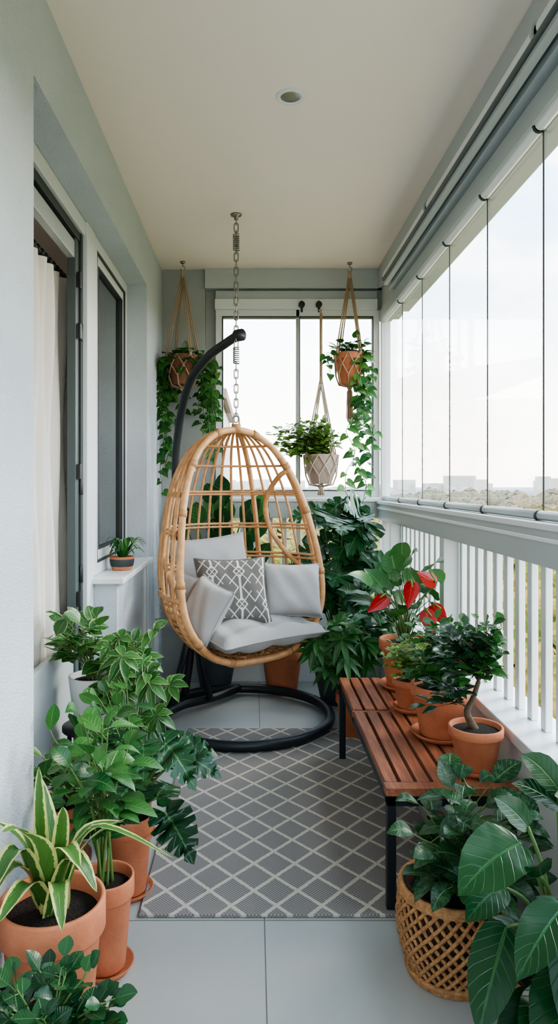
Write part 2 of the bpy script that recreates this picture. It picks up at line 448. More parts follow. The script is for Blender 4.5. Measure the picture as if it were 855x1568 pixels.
m=Mesh('trim_1',[M_beam]); m.box(.872,1.1,-1.8,5.15,2.775,CZ,M_beam); m.box(.90,1.1,-1.8,5.0,2.62,2.775,M_beam); m.build(bevel=.004)
m=Mesh('wall_rear',[M_wall]); m.box(-.65,.9,-1.95,-1.8,0,1.1,M_wall); m.box(-.65,1.0,-1.95,-1.8,2.6,CZ,M_wall); m.build()
# interior room
m=Mesh('wall_interior',[M_inner])
m.box(-3.2,-3.1,1.0,5.4,0,CZ,M_inner); m.box(-3.2,-1.0,5.2,5.3,0,CZ,M_inner); m.box(-3.2,-1.0,.9,1.0,0,CZ,M_inner)
m.box(-3.2,-.86,.9,5.3,CZ,CZ+.1,M_inner); m.box(-3.2,-.86,.9,5.3,-.1,0,M_inner); m.build()
# window sill
m=Mesh('trim_2',[M_white]); m.box(-.86,-.615,3.33,4.32,.925,.955,M_white); m.build(bevel=.006)

def frame(m, plane, a0,a1,z0,z1, w, t, mat, axis='y'):
    def bx(p0,p1,q0,q1):
        if axis=='y': m.box(plane-t/2,plane+t/2,p0,p1,q0,q1,mat)
        else: m.box(p0,p1,plane-t/2,plane+t/2,q0,q1,mat)
    bx(a0,a1,z0,z0+w); bx(a0,a1,z1-w,z1); bx(a0,a0+w,z0+w,z1-w); bx(a1-w,a1,z0+w,z1-w)
m=Mesh('window_1',[M_white])
frame(m,-.80,3.41,4.279,.956,2.605,.055,.06,M_white)
frame(m,-.795,3.465,4.225,1.01,2.55,.012,.05,M_dark)
frame(m,-.797,3.477,4.213,1.022,2.538,.05,.035,M_white)
frame(m,-.795,3.527,4.163,1.072,2.488,.008,.04,M_dark)
m.box(-.80,-.795,3.53,4.16,1.075,2.485,M_glassL)
m.build(bevel=.002)
m=Mesh('door_1',[M_white])
m.box(-.84,-.765,3.24,3.365,0,2.605,M_white)
m.box(-.84,-.765,3.365,3.405,.96,2.605,M_white)
m.box(-.84,-.775,2.085,3.24,2.54,2.605,M_white)
m.box(-.845,-.785,3.205,3.24,0,2.54,M_dark)
m.box(-.84,-.79,2.1,3.24,2.50,2.54,M_dark)
m.box(-.835,-.795,3.145,3.20,0,2.50,M_dgreen)
m.box(-.835,-.80,2.1,3.15,2.41,2.485,M_grey)
for z in (.85,1.42,2.05,2.28): m.box(-.79,-.775,3.15,3.18,z,z+.07,M_black)
for z in (.95,1.35,2.05): m.tube([(-.79,3.215,z),(-.79,3.215,z+.08)],.012,M_black,8)
m.box(-.86,-.79,2.085,3.24,0,.05,M_grey)
m.box(-.835,-.805,2.1,3.15,.05,.70,M_grey)
m.build(bevel=.003)
# curtain
m=Mesh('curtain',[M_curtain]); ny=110
for i in range(ny+1):
    y=2.62+.78*i/ny
    for j in range(17):
        z=.60+(2.36-.60)*j/16
        a=.026*(1.1-.3*j/16)
        m.v.append(V((-.90+a*math.sin(i*.42+.5*math.sin(j*.3))+.008*math.sin(i*.19+j*.6), y+.012*math.sin(j*.5), z)))
for i in range(ny):
    for j in range(16):
        a=i*17+j; m.face([a,a+17,a+18,a+1],0)
m.tube([(-.91,2.1,2.385),(-.91,3.9,2.385)],.012,M_black,8)
for i in range(13): m.tube([(-.91,2.65+i*.058,2.385),(-.91,2.655+i*.058,2.385)],.02,M_black,10)
m.build()
il=bpy.data.lights.new('interior_fill','POINT'); il.energy=15; il.color=(1,.85,.7); il.shadow_soft_size=.15  # added fill light without a fixture, brightens the dim room behind the door
io=bpy.data.objects.new('interior_fill',il); scene.collection.objects.link(io); io.location=(-2.0,3.2,2.6)

# back window
m=Mesh('window_2',[M_white])
m.box(-.275,.87,4.955,5.0,2.63,2.70,M_white); m.box(-.27,.87,4.965,5.0,2.70,2.76,M_grey)
frame(m,5.01,-.27,.89,1.305,2.63,.045,.05,M_white,'x')
frame(m,5.01,-.225,.845,1.35,2.585,.008,.055,M_dark,'x')
m.box(.298,.322,4.985,5.03,1.305,2.63,M_grey); m.box(.322,.328,4.985,5.03,1.305,2.63,M_dark)
m.box(-.22,.295,5.01,5.016,1.35,2.58,M_glass); m.box(.333,.84,5.01,5.016,1.35,2.58,M_glass)
for x in (.335,.455):
    m.tube([(x,4.955,2.655),(x,4.92,2.655)],.022,M_black,14); m.tube([(x,4.93,2.68),(x,4.93,2.60)],.008,M_black,8)
m.build(bevel=.002)
def balusters(a0,a1,step,fn):
    n=int((a1-a0)/step)
    for i in range(n+1): fn(a0+i*step)
m=Mesh('balcony_railing',[M_white])
m.box(-.27,.90,4.96,5.08,1.16,1.28,M_grey); m.box(-.27,.90,4.94,5.06,1.275,1.30,M_white)
balusters(-.2,.86,.10,lambda x:m.box(x,x+.035,5.05,5.075,.52,1.16,M_white))
m.box(.872,1.02,-1.8,4.99,1.15,1.27,M_grey); m.box(.862,1.0,-1.8,4.99,1.262,1.283,M_white)
m.box(.865,.9,-1.8,4.96,1.225,1.24,M_white)
balusters(-1.7,4.9,.12,lambda y:m.box(.985,1.01,y,y+.042,.56,1.15,M_white))
for y in (-.6,.7,2.02,3.38,4.70): m.box(.91,.985,y,y+.07,.56,1.15,M_white)
m.box(.90,.99,4.93,5.03,.56,1.28,M_white)
m.build(bevel=.003)
# right glazing
m=Mesh('window_3',[M_glass])
m.box(.885,.97,-1.8,4.98,2.545,2.62,M_grey); m.box(.905,.94,-1.8,4.98,2.535,2.545,M_dark)
m.box(.895,.955,4.93,4.99,1.285,2.62,M_white)
ys=[4.93,4.387,3.87,3.33,2.79,2.25,1.71,1.17,.63,.09,-.45,-.99,-1.53]
for i in range(len(ys)-1):
    y1,y0=ys[i]-.003,ys[i+1]+.003
    m.box(.922,.928,y0,y1,1.31,2.53,M_glass)
    m.box(.923,.927,y0-.007,y0+.001,1.30,2.54,M_dark)
    m.tube([(.915,y0,1.300),(.915,y1,1.300)],.016,M_grey,12)
    m.tube([(.915,y0,1.298),(.915,y0+.010,1.298)],.019,M_dark,12)
    m.tube([(.915,y0,2.545),(.915,y1,2.545)],.020,M_white,12)
    m.tube([(.915,y0,2.545),(.915,y0+.010,2.545)],.023,M_dark,12)
m.build(bevel=.001)
m=Mesh('roller_blind',[M_white])
for a,b_ in ((4.45,3.35),(3.33,2.05),(2.03,.7),(.68,-.8)):
    m.tube([(.845,b_,2.715),(.845,a,2.715)],.034,M_white,18)
    m.tube([(.845,b_,2.715),(.845,b_+.015,2.715)],.040,M_grey,18)
m.box(.80,.872,-1.7,4.40,2.665,2.68,M_dgreen); m.box(.812,.84,-1.7,4.42,2.645,2.665,M_grey)
m.box(.86,.90,-1.7,4.5,2.64,2.775,M_grey)
m.build(bevel=.002)
m=Mesh('recessed_ceiling_light',[M_white])
m.lathe([(.038,CZ-.001),(.040,CZ-.006),(.053,CZ-.008),(.058,CZ-.002),(.058,CZ+.001)],(.143,2.75,0),M_white,40)
m.lathe([(.039,CZ-.004),(.030,CZ-.002),(.022,CZ-.0015),(0,CZ-.001)],(.143,2.75,0),M_chrome,40)
m.build()
m=Mesh('area_rug',[M_rug]); m.box(-.372,.70,2.275,4.01,.001,.012,M_rug); ob=m.build(bevel=.003)

# ------------------------------------------------------------------ egg chair
chair=empty('hanging_egg_chair')
TH=math.radians(39); OX,OY=-.005,3.84; D=.56; WM=.485
ctl=[V((0,0,0)),V((.20,.012,0)),V((.36,.075,0)),V((.465,.20,0)),V((.487,.35,0)),V((.458,.53,0)),V((.415,.68,0)),V((.355,.80,0)),V((.26,.91,0)),V((.13,.98,0)),V((0,1,0))]
HC=catmull(ctl,10); NH=len(HC)-1
def prof_at(s):
    f=s*NH; i=min(int(f),NH-1); p=HC[i].lerp(HC[i+1],f-i); return p.x,p.y
Z0,HH=.455,1.25
def shell(s,phi,dr=0):
    w,h=prof_at(s); w+=dr*min(1,w*8)
    y0=-.07+.22*h**1.6
    dd=D*(w/WM)*(1-.25*max(0,h-.45))
    X=w*math.sin(phi); Y=y0+dd*math.cos(phi)
    zz=Z0+HH*h
    return V((OX+X*math.cos(TH)-Y*math.sin(TH), OY+X*math.sin(TH)+Y*math.cos(TH), zz))
def s_for_h(h):
    for i in range(201):
        if prof_at(i/200)[1]>=h: return i/200
    return 1
m=Mesh('basket',[M_rattan,M_bind])
hp=math.pi/2
rim=[shell(i/60,-hp) for i in range(61)]+[shell(1-i/60,hp) for i in range(1,60)]
m.tube(rim,.019,M_rattan,12,closed=True)
rim2=[shell(i/60,-hp+.10,.012) for i in range(2,61)]+[shell(1-i/60,hp-.10,.012) for i in range(0,59)]
m.tube(rim2,.012,M_rattan,10)
hoop=[shell(.04+i/62.5,-.80,.012) for i in range(60)]+[shell(1-i/62.5,.80,.012) for i in range(0,60)]
m.tube(hoop,.0155,M_rattan,10)
nm=16
for i in range(nm+1):
    phi=-hp+.28+(math.pi-.56)*i/nm
    m.tube([shell(.30+.685*j/30,phi) for j in range(31)],.0078,M_rattan,7)
for h in (.40,.415,.545,.56,.70,.715,.835,.93):
    s=s_for_h(h); m.tube([shell(s,-hp+math.pi*j/36,-.008) for j in range(37)],.0072,M_rattan,7)
ns=17
for i in range(ns):
    s=.05+.31*i/(ns-1)
    m.tube([shell(s,-hp+math.pi*j/30,.004*(i%2)) for j in range(31)],.0088,M_rattan,7)
for i in range(12):
    phi=-hp+math.pi*(i+.5)/12
    m.tube([shell(.03+.34*j/12,phi,.012) for j in range(13)],.008,M_bind,6)
for s in (.14,.36): m.tube([shell(s,-hp+math.pi*j/36,.014) for j in range(37)],.015,M_rattan,10)
for sg in (-1,1):
    pts=[]
    for j in range(25):
        t=j/24; s=.385+.33*t
        pts.append(shell(s,sg*(hp-.62*math.sin(math.pi*t)**.6),-.014))
    m.tube(pts,.015,M_rattan,10)
for i in (6,14,24,34,44,54,66,76,86,96,106,114):
    a,b_=rim[i],rim[(i+1)%len(rim)]; d=(b_-a).normalized(); m.tube([a-d*.018,a+d*.018],.0225,M_bind,12)
ap=shell(1,0)
m.tube([ap+V((0,0,-.01)),ap+V((0,0,.03))],.026,M_bind,12)
m.build(parent=chair)
# chain
m=Mesh('chain',[M_chrome])
def link(c,ang,hl=.026,hw=.011,r=.0034):
    pts=[]
    for i in range(20):
        a=2*math.pi*i/20; x=hw*math.cos(a); z=hw*math.sin(a)+(hl-hw)*(1 if math.sin(a)>=0 else -1)
        pts.append(c+V((x*math.cos(ang),x*math.sin(ang),z)))
    m.tube(pts,r,M_chrome,7,closed=True)
cx,cy=ap.x,ap.y
z=ap.z+.065; i=0
while z<2.895:
    if not (2.075<z<2.165 or 2.715<z<2.795): link(V((cx,cy,z)),i*hp)
    z+=.041; i+=1
for zc in (2.12,2.755):
    m.tube([V((cx+.016*math.cos(t*.5),cy+.016*math.sin(t*.5),zc-.045+.09*t/100)) for t in range(101)],.0035,M_chrome,6)
link(V((cx,cy,1.745)),0,.035,.018,.005)
m.lathe([(0,CZ-.03),(.012,CZ-.03),(.012,CZ-.012),(.03,CZ-.008),(.032,CZ),(0,CZ)],(cx,cy,0),M_chrome,20)
m.build(parent=chair)
# stand
m=Mesh('stand',[M_black])
cb=V((-.07,4.17,.042))
m.tube([cb+V((.52*math.cos(a*math.pi/40),.52*math.sin(a*math.pi/40),0)) for a in range(80)],.029,M_black,14,closed=True)
foot=V((-.44,4.47,.06))
pole=catmull([foot,V((-.40,4.50,.45)),V((-.47,4.52,.95)),V((-.50,4.50,1.45)),V((-.47,4.45,1.78)),V((-.395,4.33,2.02)),V((-.28,4.20,2.15)),V((-.16,4.06,2.21)),V((cx+.012,cy,2.235))],8)
m.tube(pole,.026,M_black,14)
m.tube([V((cx+.0,cy+.02,2.235)),V((cx+.035,cy-.01,2.235))],.034,M_black,16)
m.tube(catmull([V((-.57,4.05,.045)),V((-.44,4.3,.05)),V((-.27,4.45,.05)),V((-.10,4.68,.045))],8),.026,M_black,12)
m.tube([V((-.27,4.40,.05)),V((-.39,4.49,.55))],.020,M_black,12)
m.tube([V((-.50,4.22,.05)),V((-.40,4.48,.50))],.020,M_black,12)
m.build(parent=chair)

def pillow(name,c,right,up,w,h,t,mat,parent=None,tuft=False,puff=.42):
    right=V(right).normalized(); up=V(up); up=(up-right*up.dot(right)).normalized(); nn=right.cross(up)
    m=Mesh(name,[mat]); n=26; c=V(c); ph=U(0,6)
    for side in (1,-1):
        b=len(m.v)
        for i in range(n+1):
            for j in range(n+1):
                u=-1+2*i/n; v=-1+2*j/n
                x=w*u*(1-.09*(1-v*v)*abs(u)); y=h*v*(1-.09*(1-u*u)*abs(v))
                th=t*max(0,(1-u**4)*(1-v**4))**puff
                th*=1+.06*math.sin(3*u+ph)*math.cos(4*v+ph)+.035*math.sin(9*u+5*v+ph)
                if tuft: th*=1-.28*abs(math.cos(u*math.pi*1.5))**6*.8-.28*abs(math.cos(v*math.pi*1.5))**6*.8
                m.v.append(c+right*x+up*y+nn*(side*th))
        for i in range(n):
            for j in range(n):
                a=b+i*(n+1)+j; q=[a,a+n+1,a+n+2,a+1]
                uv=[(i/n,j/n),((i+1)/n,j/n),((i+1)/n,(j+1)/n),(i/n,(j+1)/n)]
                if side<0: q=q[::-1]; uv=uv[::-1]
                m.face(q,0,uv)
    loop=[]
    for k_ in range(80):
        q=k_/20; e=int(q); f=-1+2*(q-e)
        u,v=[(f,-1),(1,f),(-f,1),(-1,-f)][e]
        loop.append(c+right*(w*u*(1-.09*(1-v*v)*abs(u)))+up*(h*v*(1-.09*(1-u*u)*abs(v))))
    m.tube(loop,.0045,mat,6,closed=True)
    return m.build(parent=parent)
rt=V((math.cos(TH),math.sin(TH),0)); bk=V((-math.sin(TH),math.cos(TH),0))
pillow('seat_cushion',V((OX,OY,.615))+bk*.10,rt,bk*1+V((0,0,.08)),.355,.33,.085,M_cush,chair,True)
pillow('throw_pillow',(-.24,4.06,.915),rt+V((0,-.15,.06)),V((0,0,1))+bk*.35,.255,.19,.07,M_cush)
pillow('throw_pillow',(.205,3.98,.80),V((1,.30,-.05)),V((.1,.35,1)),.185,.155,.085,M_cush)
pillow('throw_pillow',(-.255,3.66,.745),V((.55,-.5,-.25)),V((.15,.35,1)),.12,.155,.07,M_cush)
pillow('throw_pillow',(-.40,3.84,.80),V((.5,-.5,-.2)),V((0,.3,1)),.11,.13,.055,M_cush)
pillow('patterned_throw_pillow',(-.115,3.82,.82),V((1,.25,-.0)),V((-.12,.45,1)),.20,.19,.065,M_pat)

# ------------------------------------------------------------------ bench
m=Mesh('slatted_bench',[M_wood,M_black])
bx0,bx1=.43,.862; nsl=8; sw=(bx1-bx0)/nsl
for (y0,y1) in ((2.345,3.07),(3.095,3.60)):
    for i in range(nsl):
        m.box(bx0+i*sw+.0065,bx0+(i+1)*sw-.0065,y0,y1,.385,.412,M_wood)
m.box(bx0,bx1,2.29,2.340,.385,.412,M_wood)
m.box(bx0,bx1,3.076,3.090,.380,.408,M_wood)
m.box(bx0+.004,bx1-.004,2.296,2.32,.350,.386,M_black); m.box(bx0+.004,bx1-.004,3.56,3.59,.350,.386,M_black)
m.box(bx0+.004,bx0+.03,2.296,3.59,.355,.386,M_black); m.box(bx1-.03,bx1-.004,2.296,3.59,.355,.386,M_black)
for x in (bx0+.004,bx1-.034):
    for y in (2.296,3.56): m.box(x,x+.03,y,y+.03,.0125,.386,M_black)
    if x>.6: m.box(x,x+.03,2.3,3.58,.0125,.03,M_black)
m.box(bx0+.004,bx1-.004,3.07,3.10,.350,.385,M_black)
m.build(bevel=.002)

# ------------------------------------------------------------------ bench plants
BT=.413
m=Mesh('potted_anthurium',[M_terra]); s=pot(m,(.735,3.43,BT),.125,.235,saucer=True)
stems(m,s,(.71,3.38,.87),(.21,.2,.16),30,1,.155,.060,HEART,L_mid,t0=0,up=-.1,droop=.3,r0=.0035,hi=.86,shell=.3)
for e,d in (((.72,3.2,.95),(-.25,-.3,-.9)),((.62,3.3,.87),(-.8,-.3,-.5)),((.77,3.15,.83),(.25,-.3,-.9)),((.84,3.3,.83),(.3,-.4,-.5)),((.83,3.22,.95),(-.5,-.2,.3))):
    e=V(e); m.tube(catmull([s,s.lerp(e,.5)+V((0,0,.05)),e],5),.003,M_stem,5)
    m.leaf(e,d,V((-.3,-1,.5)),.12,.036,SPATHE,L_red,.05,-.25)
    m.tube([e,e+V((-.01,-.02,.02)),e+V(d).normalized()*.045+V((0,-.035,.03))],.004,L_light,6)
m.build()
m=Mesh('potted_pilea',[M_terra]); s=pot(m,(.69,3.08,BT),.085,.14,saucer=True)
stems(m,s,(.69,3.02,.66),(.13,.12,.11),30,10,.040,.014,OVAL,L_light,r0=.002,t0=.3); m.build()
m=Mesh('potted_jasmine',[M_terra]); s=pot(m,(.735,2.76,BT),.120,.205,saucer=True)
stems(m,s,(.72,2.78,.75),(.17,.14,.14),30,12,.055,.019,OVAL,L_mid,r0=.0025,t0=.3); m.build()
m=Mesh('potted_ficus_bonsai',[M_terra]); s=pot(m,(.765,2.43,BT),.092,.155,saucer=True)
tr=catmull([s,s+V((-.03,0,.06)),s+V((-.01,0,.11)),s+V((.01,0,.17))],6)
m.tube(tr,[.014-.006*i/(len(tr)-1) for i in range(len(tr))],M_trunk,8)
for e in ((.80,2.43,.88),(.70,2.4,.80),(.83,2.45,.78),(.75,2.42,.84),(.64,2.42,.68),(.84,2.45,.86),(.76,2.38,.76),(.70,2.44,.87)):
    e=V(e); q=tr[8] if e.z<.7 else tr[-1]
    m.tube(catmull([q,q.lerp(e,.5)+V((0,0,.01)),e],4),.004,M_trunk,6)
    stems(m,q.lerp(e,.35),(e.x,e.y,e.z),(.06,.06,.05),6,7,.066,.017,LANCE,L_dark if R()<.5 else L_mid,stem=M_trunk,r0=.002,t0=.25)
m.build()

# ------------------------------------------------------------------ wicker baskets
def wbasket(m,c,r,h):
    x,y,z=c
    def rad(t): return r*(.66+.34*math.sin(math.pi*(.10+.62*t))/1.0)
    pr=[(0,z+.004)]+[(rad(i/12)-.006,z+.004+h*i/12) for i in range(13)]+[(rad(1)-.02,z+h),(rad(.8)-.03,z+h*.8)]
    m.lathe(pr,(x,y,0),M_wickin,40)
    nn=28
    for sg in (1,-1):
        for i in range(nn):
            a0=2*math.pi*i/nn
            pts=[]
            for j in range(15):
                t=j/14; a=a0+sg*t*1.35
                rr=rad(t)+.002*sg
                pts.append(V((x+rr*math.cos(a),y+rr*math.sin(a),z+.01+(h-.02)*t)))
            m.tube(pts,.0058,M_wicker,5,cap=False)
    for t in (0,.03,.06,.94,.97,1.0):
        m.tube([V((x+(rad(t)+.003)*math.cos(a*.1571),y+(rad(t)+.003)*math.sin(a*.1571),z+.006+(h-.006)*t)) for a in range(40)],.008,M_wicker,6,closed=True)
    m.lathe([(rad(.85)-.01,z+h*.88),(r*.4,z+h*.9),(0,z+h*.9)],(x,y,0),M_soil,24)
    return V((x,y,z+h*.9))
m=Mesh('aglaonema_in_wicker_basket',[M_wicker]); s=wbasket(m,(.565,2.03,0),.148,.25)
stems(m,s,(.61,1.98,.40),(.18,.15,.14),34,3,.12,.032,OVAL,L_agl,t0=.35,up=.35,droop=.35,r0=.004,hi=.86)
m.build()
m=Mesh('philodendron_in_wicker_basket',[M_wicker]); s=wbasket(m,(.73,1.66,0),.145,.25)
big=[((.61,1.62,.575),(.455,1.54,.515),.070),((.66,1.5,.50),(.53,1.40,.43),.050),((.56,1.56,.42),(.47,1.45,.30),.055),
     ((.66,1.5,.36),(.58,1.36,.25),.06),((.72,1.55,.52),(.70,1.42,.41),.058),((.70,1.62,.70),(.585,1.58,.82),.034),
     ((.70,1.62,.66),(.57,1.60,.735),.026),((.74,1.6,.66),(.64,1.52,.74),.030),((.60,1.7,.43),(.50,1.64,.38),.042),((.70,1.45,.42),(.66,1.32,.33),.055),((.80,1.7,.55),(.84,1.6,.70),.04),
     ((.68,1.75,.55),(.58,1.75,.64),.035),((.68,1.55,.30),(.56,1.48,.22),.048),((.75,1.48,.33),(.68,1.34,.24),.05),((.66,1.62,.50),(.60,1.5,.60),.035),
     ((.62,1.66,.36),(.53,1.58,.30),.05),((.70,1.52,.47),(.62,1.42,.36),.045),((.64,1.52,.30),(.55,1.40,.24),.05),((.76,1.5,.45),(.72,1.38,.47),.05),
     ((.70,1.5,.30),(.62,1.36,.17),.045),((.62,1.55,.28),(.53,1.50,.17),.04)]
for a,t,w in big:
    a=V(a); t=V(t); m.tube(catmull([s,s.lerp(a,.5)+V((0,0,.06)),a],6),.005,M_stem,6)
    m.leaf(a,t-a+V((0,0,.04)),V((-.25+U(-.2,.2),-.65,.9)),(t-a).length*1.1,w,BROAD,L_big,.25,.2,.08,.10)
m.build()

# ------------------------------------------------------------------ left plants
m=Mesh('potted_dracaena',[M_terra]); s=pot(m,(-.50,1.75,0),.13,.375,saucer=False)
b=s+V((0,0,-.01))
for mid,tip,w in (((-.53,1.74,.55),(-.525,1.72,.71),.018),((-.57,1.75,.50),(-.62,1.70,.585),.020),((-.44,1.7,.50),(-.37,1.66,.44),.022),
    ((-.40,1.72,.56),(-.19,1.66,.52),.011),((-.42,1.75,.50),(-.31,1.72,.585),.012),((-.56,1.68,.53),(-.60,1.60,.46),.024),((-.50,1.68,.52),(-.52,1.58,.62),.022),
    ((-.47,1.72,.53),(-.45,1.66,.64),.018),((-.58,1.72,.47),(-.63,1.62,.40),.022),((-.52,1.8,.52),(-.56,1.84,.64),.018),((-.46,1.66,.46),(-.43,1.58,.40),.020),
    ((-.53,1.66,.46),(-.56,1.54,.44),.022),((-.44,1.8,.5),(-.34,1.84,.52),.018),((-.55,1.70,.55),(-.58,1.62,.60),.022),((-.46,1.70,.52),(-.40,1.62,.52),.022)):
    m.strap([b+V((U(-.02,.02),U(-.02,.02),0)),mid,tip],w*1.25,L_vari)
m.build()
m=Mesh('potted_jade_plant',[M_terra]); s=pot(m,(-.42,1.42,0),.10,.24)
stems(m,s,(-.42,1.42,.33),(.14,.12,.10),30,7,.048,.020,OVAL,L_mon,t0=.3,r0=.004,up=.5,droop=.1); m.build()
m=Mesh('potted_rubber_plant',[M_terra]); s=pot(m,(-.43,2.04,0),.083,.27,saucer=True)
stems(m,s,(-.49,2.05,.58),(.12,.12,.24),13,6,.11,.026,OVAL,L_mid,t0=.3,r0=.005,up=.3,droop=.35); m.build()
m=Mesh('potted_split_leaf_philodendron',[M_terra]); s=pot(m,(-.43,2.42,0),.085,.27,saucer=True)
bigleaves(m,s,(-.37,2.38,.42),(.16,.14,.17),15,.17,.070,MONST,L_mon,lob=.12,hi=.2)
stems(m,s,(-.48,2.40,.58),(.12,.12,.18),9,5,.09,.024,OVAL,L_mid,t0=.3,r0=.004); m.build()
m=Mesh('potted_schefflera',[M_terra]); s=pot(m,(-.49,2.80,0),.10,.24,saucer=True)
palm_stems(m,s,(-.47,2.76,.64),(.15,.14,.22),28,.10,.019,L_scheff,7,2.3)
m.build()
m=Mesh('plant_stand',[M_black])
m.lathe([(0,.41),(.12,.41),(.12,.425),(0,.425)],(-.655,2.86,0),M_black,32)
for a in range(4): m.tube([(-.655+.10*math.cos(a*hp+.7),2.86+.10*math.sin(a*hp+.7),.41),(-.655+.10*math.cos(a*hp+.7),2.86+.10*math.sin(a*hp+.7),0)],.009,M_black,8)
m.build()
m=Mesh('potted_pothos',[M_potw]); s=pot(m,(-.655,2.86,.426),.095,.20,M_potw,lip=False)
stems(m,s,(-.66,2.84,.76),(.17,.12,.10),26,3,.10,.034,OVAL,L_scheff,t0=.5,lo=-.83,r0=.003,up=.25,droop=.2); m.build()
m=Mesh('plant_stool',[M_wood]); m.lathe([(0,.13),(.11,.13),(.11,.15),(0,.15)],(-.66,2.38,0),M_wood,28)
for a in range(3): m.tube([(-.66+.08*math.cos(a*2.1),2.38+.08*math.sin(a*2.1),.13),(-.66+.10*math.cos(a*2.1),2.38+.10*math.sin(a*2.1),0)],.010,M_wood,8)
m.build()
m=Mesh('potted_dieffenbachia',[M_terra]); s=pot(m,(-.66,2.38,.15),.088,.18)
stems(m,s,(-.63,2.34,.48),(.12,.11,.15),14,4,.10,.026,OVAL,L_scheff,t0=.3,lo=-.78,r0=.004); m.build()
# sill plant
m=Mesh('potted_aloe',[M_terra])
x,y=-.685,3.66
m.lathe([(0,.956),(.05,.956),(.053,.965),(.062,1.015),(.064,1.025),(.056,1.025),(.054,1.01)],(x,y,0),M_terra,28)
m.lathe([(.0575,.975),(.0605,.985),(.063,1.0),(.063,1.012)],(x,y,0),M_dark,28)
m.lathe([(.055,1.012),(0,1.016)],(x,y,0),M_soil,20)
for i in range(30):
    a=i*2.4; l=U(.07,.15); e=U(.03,.10)
    if math.cos(a)<-.2: l*=.6
    b=V((x+.012*math.cos(a),y+.012*math.sin(a),1.01))
    m.strap([b,b+V((math.cos(a)*l*.5,math.sin(a)*l*.5,e+.02)),b+V((math.cos(a)*l*.9,math.sin(a)*l,e*.8))],.009,L_mid)
m.build()

# ------------------------------------------------------------------ back plants
m=Mesh('potted_monstera',[M_potd]); s=pot(m,(.55,4.55,0),.17,.30,M_potd,lip=False)
bigleaves(m,s,(.56,4.52,.90),(.31,.20,.34),36,.31,.14,MONST,L_mon,lob=.14,hi=.86,lo=.18)
bigleaves(m,s,(.62,4.55,1.22),(.15,.12,.10),8,.22,.095,MONST,L_mon,lob=.12,hi=.86,lo=.2); m.build()
m=Mesh('potted_fatsia',[M_terra]); s=pot(m,(.545,3.92,0),.09,.24)
palm_stems(m,s,(.46,3.97,.46),(.20,.16,.18),26,.135,.018,L_mid,8,2.4,hi=.80,lo=.24); m.build()
m=Mesh('potted_areca_palm',[M_potd]); s=pot(m,(.78,4.02,0),.10,.24,M_potd,lip=False)
stems(m,s,(.72,4.02,.70),(.15,.18,.24),14,6,.15,.030,LANCE,L_mon,t0=.3,hi=.86); m.build()
m=Mesh('potted_bird_of_paradise',[M_potd]); s=pot(m,(-.26,4.76,0),.14,.30,M_potd,lip=False)
for i in range(28):
    e=V((U(-.48,.02),U(4.66,4.86),U(.80,1.26))); mid=s.lerp(e,.5); mid.x=s.x+(e.x-s.x)*.3
    m.tube(catmull([s,mid,e],6),.006,M_stem,6)
    d=V(((e.x-s.x)*1.2+U(-.15,.15),U(-.3,-.05),U(.3,1)))
    m.leaf(e,d,V((0,-1,.5)),U(.22,.36),.060,LANCE,L_mid if i%2 else L_mon,.25,.2,0,.05)
m.build()
m=Mesh('potted_peace_lily',[M_terra]); s=pot(m,(.19,4.76,0),.145,.30)
for i in range(26):
    e=V((U(.08,.30),U(4.66,4.84),U(.45,.90))); mid=s.lerp(e,.5); mid.x=s.x+(e.x-s.x)*.3
    m.tube(catmull([s,mid,e],5),.004,M_stem,5)
    m.leaf(e,V(((e.x-s.x)*2+U(-.3,.3),U(-.6,0),U(-.1,.8))),V((0,-1,.6)),U(.14,.20),.035,LANCE,L_mon,.4,.2)
m.build()

# ------------------------------------------------------------------ hanging planters
def macrame(m, top, pc, r, h, mat, tassel=.2, ropes=4):
    top=V(top); pc=V(pc)
    kn=V((top.x,top.y,top.z-.02))
    for i in range(ropes):
        a=2*math.pi*(i+.35)/ropes
        rp=pc+V((r*1.04*math.cos(a),r*1.04*math.sin(a),h))
        for o in (-.006,.006):
            m.tube([kn+V((o,0,0)),kn.lerp(rp,.5)+V((o,0,0)),rp+V((o,0,0))],.0045,mat,5)
        m.blob(rp,(.012,.012,.016),mat,8,5,.05)
    bot=pc+V((0,0,-.02)); n2=ropes*2
    for i in range(n2):
        a=2*math.pi*(i/n2)+2*math.pi*.35/ropes
        p1=pc+V((r*1.03*math.cos(a),r*1.03*math.sin(a),h*.98))
        for sg in (1,-1):
            a2=a+sg*math.pi/n2*1.0; a3=a+sg*2*math.pi/n2
            p2=pc+V((r*.99*math.cos(a2),r*.99*math.sin(a2),h*.62)); p3=pc+V((r*.90*math.cos(a3),r*.90*math.sin(a3),h*.28)); p4=pc+V((r*.70*math.cos(a3),r*.70*math.sin(a3),-.004))
            m.tube([p1,p2,p3,p4,bot],.0050,mat,5)
    m.blob(bot,(.02,.02,.022),mat,8,6,.05)
    if tassel:
        for i in range(22):
            a=i*2.4; rr=.018*math.sqrt(i/22)
            m.tube([bot,bot+V((rr*math.cos(a),rr*math.sin(a),-.03)),bot+V((rr*1.4*math.cos(a),rr*1.4*math.sin(a),-tassel*U(.85,1)))],.0028,mat,4)
    m.tube([top+V((0,0,-.05)),top+V((0,0,.0))],.011,mat,8)
def hook(m,x,y,ztop):
    m.lathe([(0,ztop-.012),(.014,ztop-.012),(.018,ztop),(0,ztop)],(x,y,0),M_chrome,16)
    m.tube([V((x,y,ztop-.01)),V((x,y,ztop-.03))]+[V((x+.016*math.sin(t),y,ztop-.046+.016*math.cos(t))) for t in [i*.5 for i in range(0,10)]],.003,M_chrome,6)

